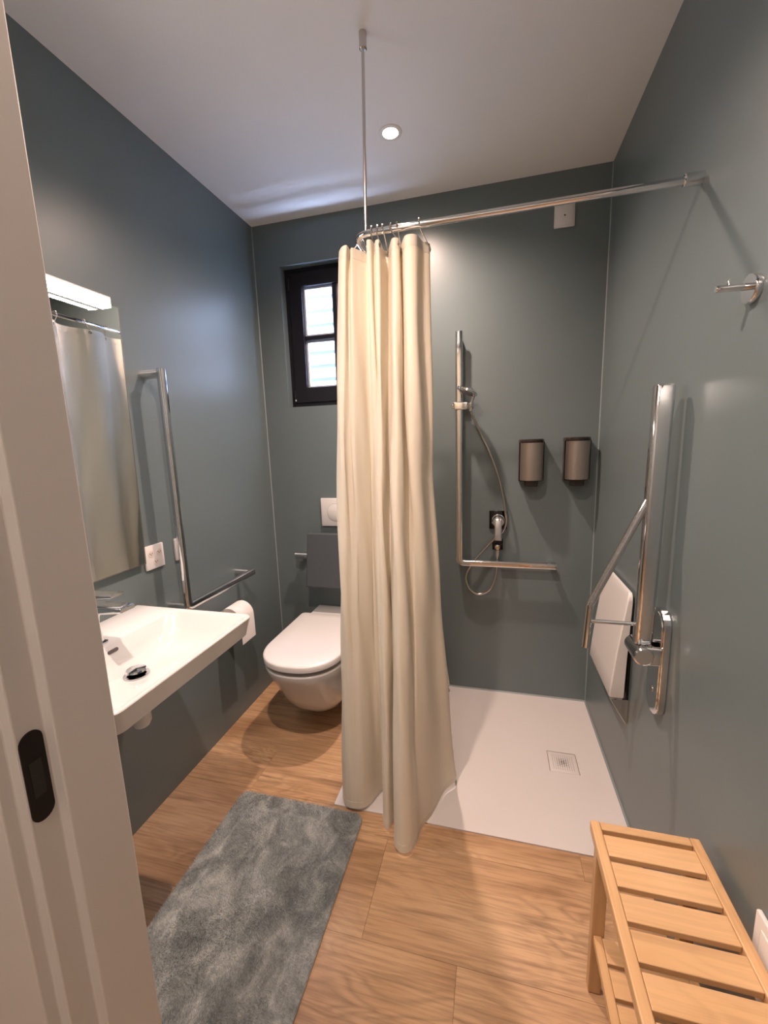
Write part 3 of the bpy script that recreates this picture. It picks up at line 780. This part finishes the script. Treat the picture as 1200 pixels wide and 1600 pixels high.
link('clamp', MB().sweep([(1.036, yb_-0.004, 1.496), (1.094, yb_-0.004, 1.496)], rrect(0.040, 0.038, 0.007, 4), (0, 0, 1)), CHROME, sl)
link('knob', MB().lathe([(0.013, 0), (0.015, 0.003), (0.015, 0.012), (0.012, 0.015)], (1.037, yb_-0.004, 1.499), (-1, 0, 0), n=20), CHROME, sl)
link('cradle', MB().lathe([(0.013, 0), (0.0155, 0.004), (0.0155, 0.026), (0.014, 0.030)], (1.112, yb_-0.030, 1.478), (0, -0.2, 1), n=20), CHROME, sl)
link('cradle_arm', MB().sweep([(1.085, yb_-0.010, 1.490), (1.112, yb_-0.024, 1.490)], rrect(0.02, 0.02, 0.005, 3), (0, 0, 1)), CHROME, sl)
hs = thing('hand_shower', (1.112, yb_-0.03, 1.50), 'chrome hand shower resting in the sliding holder', 'hand shower')
hp = spline([(1.111, yb_-0.029, 1.468), (1.113, yb_-0.031, 1.500), (1.124, yb_-0.036, 1.535), (1.122, yb_-0.045, 1.556), (1.108, yb_-0.052, 1.566)], 6)
link('handle', MB().tube(hp, 0.0085, 14), CHROME, hs)
hn = Vector((0.40, 0.10, 0.90)).normalized()
link('head', MB().lathe([(0.0, -0.010), (0.040, -0.010), (0.049, -0.006), (0.049, 0.003), (0.040, 0.009), (0.012, 0.013), (0.0, 0.013)], (1.098, yb_-0.055, 1.557), hn, n=32, cap0=False, cap1=False), CHROME, hs)
link('spray_face', MB().lathe([(0.033, 0.0), (0.033, 0.0012)], Vector((1.098, yb_-0.055, 1.557))-hn*0.0115, hn, n=28), RUBBER, hs)
hose = thing('shower_hose', (1.2, D-0.07, 0.8), 'steel shower hose looping from the hand shower to the outlet', 'hose')
Yh = D-0.056
pts = [(1.111, yb_-0.028, 1.466), (1.128, yb_-0.018, 1.43), (1.162, Yh, 1.355), (1.203, Yh, 1.265), (1.244, Yh, 1.150), (1.265, Yh, 1.060), (1.277, Yh, 0.985), (1.281, D-0.048, 0.935), (1.266, D-0.034, 0.888), (1.232, D-0.024, 0.853), (1.185, D-0.024, 0.800), (1.130, D-0.030, 0.733), (1.098, D-0.030, 0.680), (1.088, D-0.032, 0.635), (1.105, D-0.034, 0.582), (1.150, D-0.034, 0.556), (1.200, D-0.034, 0.578), (1.231, D-0.034, 0.640), (1.240, D-0.034, 0.720), (1.241, D-0.036, 0.775)]
link('flexible_tube', MB().tube(spline(pts, 10), 0.0058, 10), STEEL, hose)
link('end_nut', MB().lathe([(0.007, 0.0), (0.0105, 0.02), (0.0105, 0.04), (0.008, 0.042)], (1.241, D-0.036, 0.752), (0, 0, 1), n=12), CHROME, hose)
mx = thing('shower_mixer', (1.24, D, 0.93), 'chrome shower mixer with square plate and lever beside the bar', 'mixer')
link('cover_plate', MB().box(1.200, 1.286, D-0.008, D, 0.893, 0.985, 0.002), CHROME_DARK_REFLECTION, mx)
link('body', MB().lathe([(0.032, 0), (0.032, 0.01), (0.027, 0.014), (0.027, 0.050), (0.024, 0.054)], (1.243, D-0.007, 0.938), (0, -1, 0), n=32), CHROME, mx)
link('lever', MB().sweep([(1.243, D-0.056, 0.952), (1.243, D-0.064, 0.93), (1.243, D-0.070, 0.85)], rrect(0.034, 0.014, 0.004, 3), (0, -1, 0)), CHROME, mx)
ot = thing('hose_outlet', (1.243, D, 0.81), 'small square chrome wall outlet feeding the hose', 'outlet')
link('cover_plate', MB().box(1.216, 1.268, D-0.007, D, 0.786, 0.842, 0.002), CHROME_DARK_REFLECTION, ot)
link('spigot', MB().lathe([(0.015, 0), (0.015, 0.03), (0.012, 0.048), (0.008, 0.049)], (1.241, D-0.006, 0.810), (0, -1, 0), n=20), CHROME, ot)

# ------------------------------------------------------------------ soap dispensers
def dispenser(xc, zoff, label):
    t = thing('soap_dispenser', (xc, D, 1.12+zoff), label, 'dispenser', 'soap dispensers on the shower wall')
    z0, z1 = 1.142+zoff, 1.318+zoff
    def oval(hw, y0, depth, z):
        o = [(xc+hw, y0, z)]
        for i in range(25):
            a = PI*i/24
            c, s_ = math.cos(a), math.sin(a)
            o.append((xc+hw*math.copysign(abs(c)**0.86, c), y0-0.03-(depth-0.03)*abs(s_)**0.86, z))
        o.append((xc-hw, y0, z)); return o
    link('back_frame', MB().loft([oval(0.0535, D, 0.068, z0-0.006), oval(0.0535, D, 0.068, z1)]), SMOKE, t, angle=50)
    link('front_shell', MB().loft([oval(0.0500, D-0.03, 0.068, z0), oval(0.0500, D-0.03, 0.068, z1-0.004)]), TAUPE, t, angle=50)
    link('top_cap', MB().loft([oval(0.0555, D, 0.097, z1-0.003), oval(0.0560, D, 0.098, z1+0.002), oval(0.0555, D, 0.097, z1+0.010), oval(0.052, D, 0.092, z1+0.013)]), SMOKE, t, angle=50)
    for q in (-0.0545, 0.0545):
        link('side_rail', MB().box(xc+q-0.0015, xc+q+0.0015, D-0.052, D-0.040, z0-0.004, z1), SMOKE, t, bevel=0.001)
    link('pump_nozzle', MB().loft([[(xc+a, D-0.055+c, z) for a, c in rrect(w_, 0.05, 0.012, 4)] for w_, z in ((0.054, z0-0.030), (0.060, z0-0.026), (0.062, z0+0.0), )]), SMOKE, t, angle=50)
dispenser(1.388, 0.0, 'taupe metal soap dispenser with dark cap, nearer the hose')
dispenser(1.585, 0.003, 'taupe metal soap dispenser with dark cap, nearer the room corner')

# ------------------------------------------------------------------ fold-up support rail on the right wall
fr_ = thing('folding_support_rail', (W, 1.25, 0.73), 'chrome fold-up support rail standing upright on the wall beside the folding seat', 'support rail')
yr = 1.240
oval = [(y_, z_) for y_, z_ in stadium(0.047, 0.158, 0, 0)]
link('wall_plate', MB().prism([(yr+0.010+a, 0.705+c) for a, c in oval], 0, W-0.020, W), CHROME, fr_, bevel=0.003, angle=35)
link('cover_inset', MB().prism([(yr+0.010+a*0.80, 0.705+c*0.93) for a, c in oval], 0, W-0.0215, W-0.0198), CHROME, fr_)
link('screw', MB().lathe([(0.009, 0), (0.009, 0.002)], (W-0.0212, yr+0.010, 0.62), (-1, 0, 0), n=16), STEEL, fr_)
link('rail_bar', MB().sweep([(1.626, yr, 0.76), (1.632, yr, 1.462)], rrect(0.046, 0.032, 0.010, 5), (0, 1, 0)), CHROME, fr_, bevel=0.006)
link('hinge_arm', MB().sweep([(W-0.018, yr-0.024, 0.735), (1.622, yr-0.024, 0.735)], rrect(0.018, 0.052, 0.006, 4), (0, 0, 1)), CHROME, fr_)
link('hinge_arm', MB().sweep([(W-0.018, yr+0.030, 0.735), (1.622, yr+0.030, 0.735)], rrect(0.018, 0.052, 0.006, 4), (0, 0, 1)), CHROME, fr_)
link('hinge_barrel', MB().lathe([(0.022, -0.036), (0.026, -0.033), (0.026, 0.052), (0.022, 0.055)], (1.622, yr, 0.735), (0, 1, 0), n=28), CHROME, fr_)
link('lower_tube', MB().tube(fillet([(1.614, yr, 1.165), (1.487, yr, 0.865), (1.480, yr, 0.735)], 0.05, 8), 0.0105, 16), CHROME, fr_)
link('cross_strut', MB().tube([(1.486, yr, 0.815), (1.612, yr, 0.815)], 0.0055, 12), CHROME, fr_)

# ------------------------------------------------------------------ folding shower seat
se = thing('folding_shower_seat', (W, 1.65, 0.40), 'white folding shower seat tipped up against the wall behind the support rail', 'shower seat')
ys0, ys1 = 1.492, 1.800
def seat_ring(z, xf, xb, ins=0.0):
    return [(xf, ys0+ins+0.004, z), (xf, ys1-ins-0.004, z), (xf+0.004, ys1-ins, z), (xb, ys1-ins, z), (xb, ys0+ins, z), (xf+0.004, ys0+ins, z)]
rows_ = [(0.428, 1.621, 1.664, 0.002), (0.433, 1.619, 1.665, 0.0), (0.50, 1.624, 1.666, 0.0), (0.60, 1.634, 1.668, 0.0), (0.70, 1.646, 1.671, 0.0), (0.785, 1.657, 1.673, 0.0), (0.803, 1.660, 1.673, 0.004), (0.812, 1.663, 1.673, 0.012)]
link('seat_board', MB().loft([seat_ring(*r_) for r_ in rows_]), SEAT_PLASTIC, se, angle=35)
for y in (ys0+0.002, ys1-0.010):
    link('bracket', MB().prism([(1.622, 0.424), (W, 0.424), (W, 0.333), (1.676, 0.333)], 1, y-0.002, y+0.006), CHROME, se, bevel=0.001)
link('hinge_rod', MB().tube([(1.640, ys0, 0.4245), (1.640, ys1, 0.4245)], 0.0045, 10), CHROME, se)
link('mounting_strip', MB().box(W-0.008, W, ys0+0.01, ys1-0.01, 0.345, 0.60, 0.002), BLACK, se)

# ------------------------------------------------------------------ coat hook
hk = thing('wall_hook', (W, 0.986, 1.60), 'small round chrome coat hook on the wall above the bench', 'hook')
link('rosette', MB().lathe([(0.0265, 0), (0.0270, 0.002), (0.0270, 0.010), (0.0255, 0.012)], (W, 0.986, 1.600), (-1, 0, 0), n=36), CHROME, hk)
link('peg', MB().lathe([(0.0062, 0), (0.0062, 0.052), (0.0055, 0.054)], (W-0.010, 0.986, 1.604), (-1, 0, 0.02), n=18), CHROME, hk)
link('end_knob', MB().lathe([(0.003, 0), (0.003, 0.010), (0.0022, 0.011)], (1.640, 0.986, 1.608), (0, 0, 1), n=12), CHROME, hk)

# ------------------------------------------------------------------ bath mat
mat_t = thing('bath_mat', (0.53, 0.83, 0.0), 'fluffy mottled grey bath mat lying on the wooden floor', 'bath mat')
cx0, cx1, cy0, cy1 = 0.284, 0.776, 0.42, 1.243
def mat_ring(ins, z, r): return [((cx0+cx1)/2+a, (cy0+cy1)/2+c, z) for a, c in rrect(cx1-cx0-2*ins, cy1-cy0-2*ins, max(r-ins, 0.004), 7)]
link('backing', MB().loft([mat_ring(0.001, 0.0, 0.035), mat_ring(0.0, 0.002, 0.035), mat_ring(0.0, 0.009, 0.035), mat_ring(0.003, 0.012, 0.035)]), RUG, mat_t, angle=60)
rs = np.random.RandomState(5)
NB = 120000
px = rs.uniform(cx0+0.002, cx1-0.002, NB); py = rs.uniform(cy0+0.002, cy1-0.002, NB)
# keep the rounded corners free
r0 = 0.035
qx = np.maximum(np.abs(px-(cx0+cx1)/2)-((cx1-cx0)/2-r0), 0); qy = np.maximum(np.abs(py-(cy0+cy1)/2)-((cy1-cy0)/2-r0), 0)
keep = np.hypot(qx, qy) < r0-0.001
px, py = px[keep], py[keep]; NB = len(px)
edge = np.minimum(np.minimum(px-cx0, cx1-px), np.minimum(py-cy0, cy1-py))
groove = np.exp(-((edge-0.062)/0.005)**2)
swirl = np.sin(px*19+1.3*np.sin(py*13)) + np.sin(py*17+1.7*np.sin(px*15+1))
ang = rs.uniform(0, 2*np.pi, NB)*0.45 + swirl*1.3 + 2.0
hgt = 0.0065*(1-0.6*groove)*rs.uniform(0.75, 1.15, NB)
lean = 0.0075*rs.uniform(0.4, 1.2, NB)
wid = 0.0008
dx, dy = np.cos(ang), np.sin(ang)
ta = rs.uniform(0, np.pi, NB)
V = np.empty((NB, 3, 3))
V[:, 0] = np.stack([px-np.cos(ta)*wid, py-np.sin(ta)*wid, np.full(NB, 0.0085)], 1)
V[:, 1] = np.stack([px+np.cos(ta)*wid, py+np.sin(ta)*wid, np.full(NB, 0.0085)], 1)
V[:, 2] = np.stack([px+dx*lean, py+dy*lean, 0.0115+hgt], 1)
V = V.reshape(-1, 3) - np.array([0.53, 0.83, 0.0])
me = bpy.data.meshes.new('pile')
me.vertices.add(NB*3); me.vertices.foreach_set('co', V.ravel().astype(np.float32))
me.loops.add(NB*3); me.loops.foreach_set('vertex_index', np.arange(NB*3, dtype=np.int32))
me.polygons.add(NB); me.polygons.foreach_set('loop_start', np.arange(0, NB*3, 3, dtype=np.int32))
try: me.polygons.foreach_set('loop_total', np.full(NB, 3, dtype=np.int32))
except Exception: pass
me.update(calc_edges=True); me.validate()
me.materials.append(PILE)
po = bpy.data.objects.new('pile', me); COL.objects.link(po); po.parent = mat_t; po['kind'] = 'stuff'

# ------------------------------------------------------------------ bamboo bench
bench = thing('bamboo_bench', (1.555, 0.69, 0.0), 'slatted bamboo bench with lower shelf beside the wall', 'bench')
bx0, bx1, by0, by1, bz = 1.4445, 1.667, 0.4395, 0.938, 0.45
for (a, c) in ((bx0, bx0+0.0205), (bx1-0.0205, bx1)):
    link('side_rail', MB().box(a, c, by0, by1, bz-0.026, bz), BAMBOO_Y, bench, bevel=0.003)
link('end_rail', MB().box(bx0+0.021, bx1-0.021, 0.917, by1-0.001, bz-0.022, bz-0.001), BAMBOO, bench, bevel=0.0015)
link('end_rail', MB().box(bx0+0.021, bx1-0.021, by0+0.001, 0.4605, bz-0.022, bz-0.001), BAMBOO, bench, bevel=0.0015)
for k in range(7):
    y1 = 0.905-0.0635*k
    link('slat', MB().box(bx0+0.021, bx1-0.021, y1-0.0505, y1, bz-0.014, bz-0.001), BAMBOO, bench, bevel=0.0015)
for (xa, xb) in ((bx0+0.008, bx0+0.036), (bx1-0.036, bx1-0.008)):
    for (ya, yb) in ((0.900, 0.922), (0.456, 0.478)):
        lg = link('leg', MB().box(xa, xb, ya, yb, 0.003, bz-0.026), BAMBOO_Z, bench, bevel=0.002)
        link('foot_pad', MB().box(xa+0.004, xb-0.004, ya+0.003, yb-0.003, 0.0, 0.004), RUBBER, lg)
sz = 0.175
for (a, c) in ((bx0+0.012, bx0+0.030), (bx1-0.030, bx1-0.012)):
    link('shelf_rail', MB().box(a, c, 0.478, 0.900, sz-0.020, sz), BAMBOO_Y, bench, bevel=0.002)
for k in range(7):
    y1 = 0.898-0.0600*k
    link('shelf_slat', MB().box(bx0+0.0305, bx1-0.0305, y1-0.050, y1, sz-0.013, sz-0.001), BAMBOO, bench, bevel=0.0015)
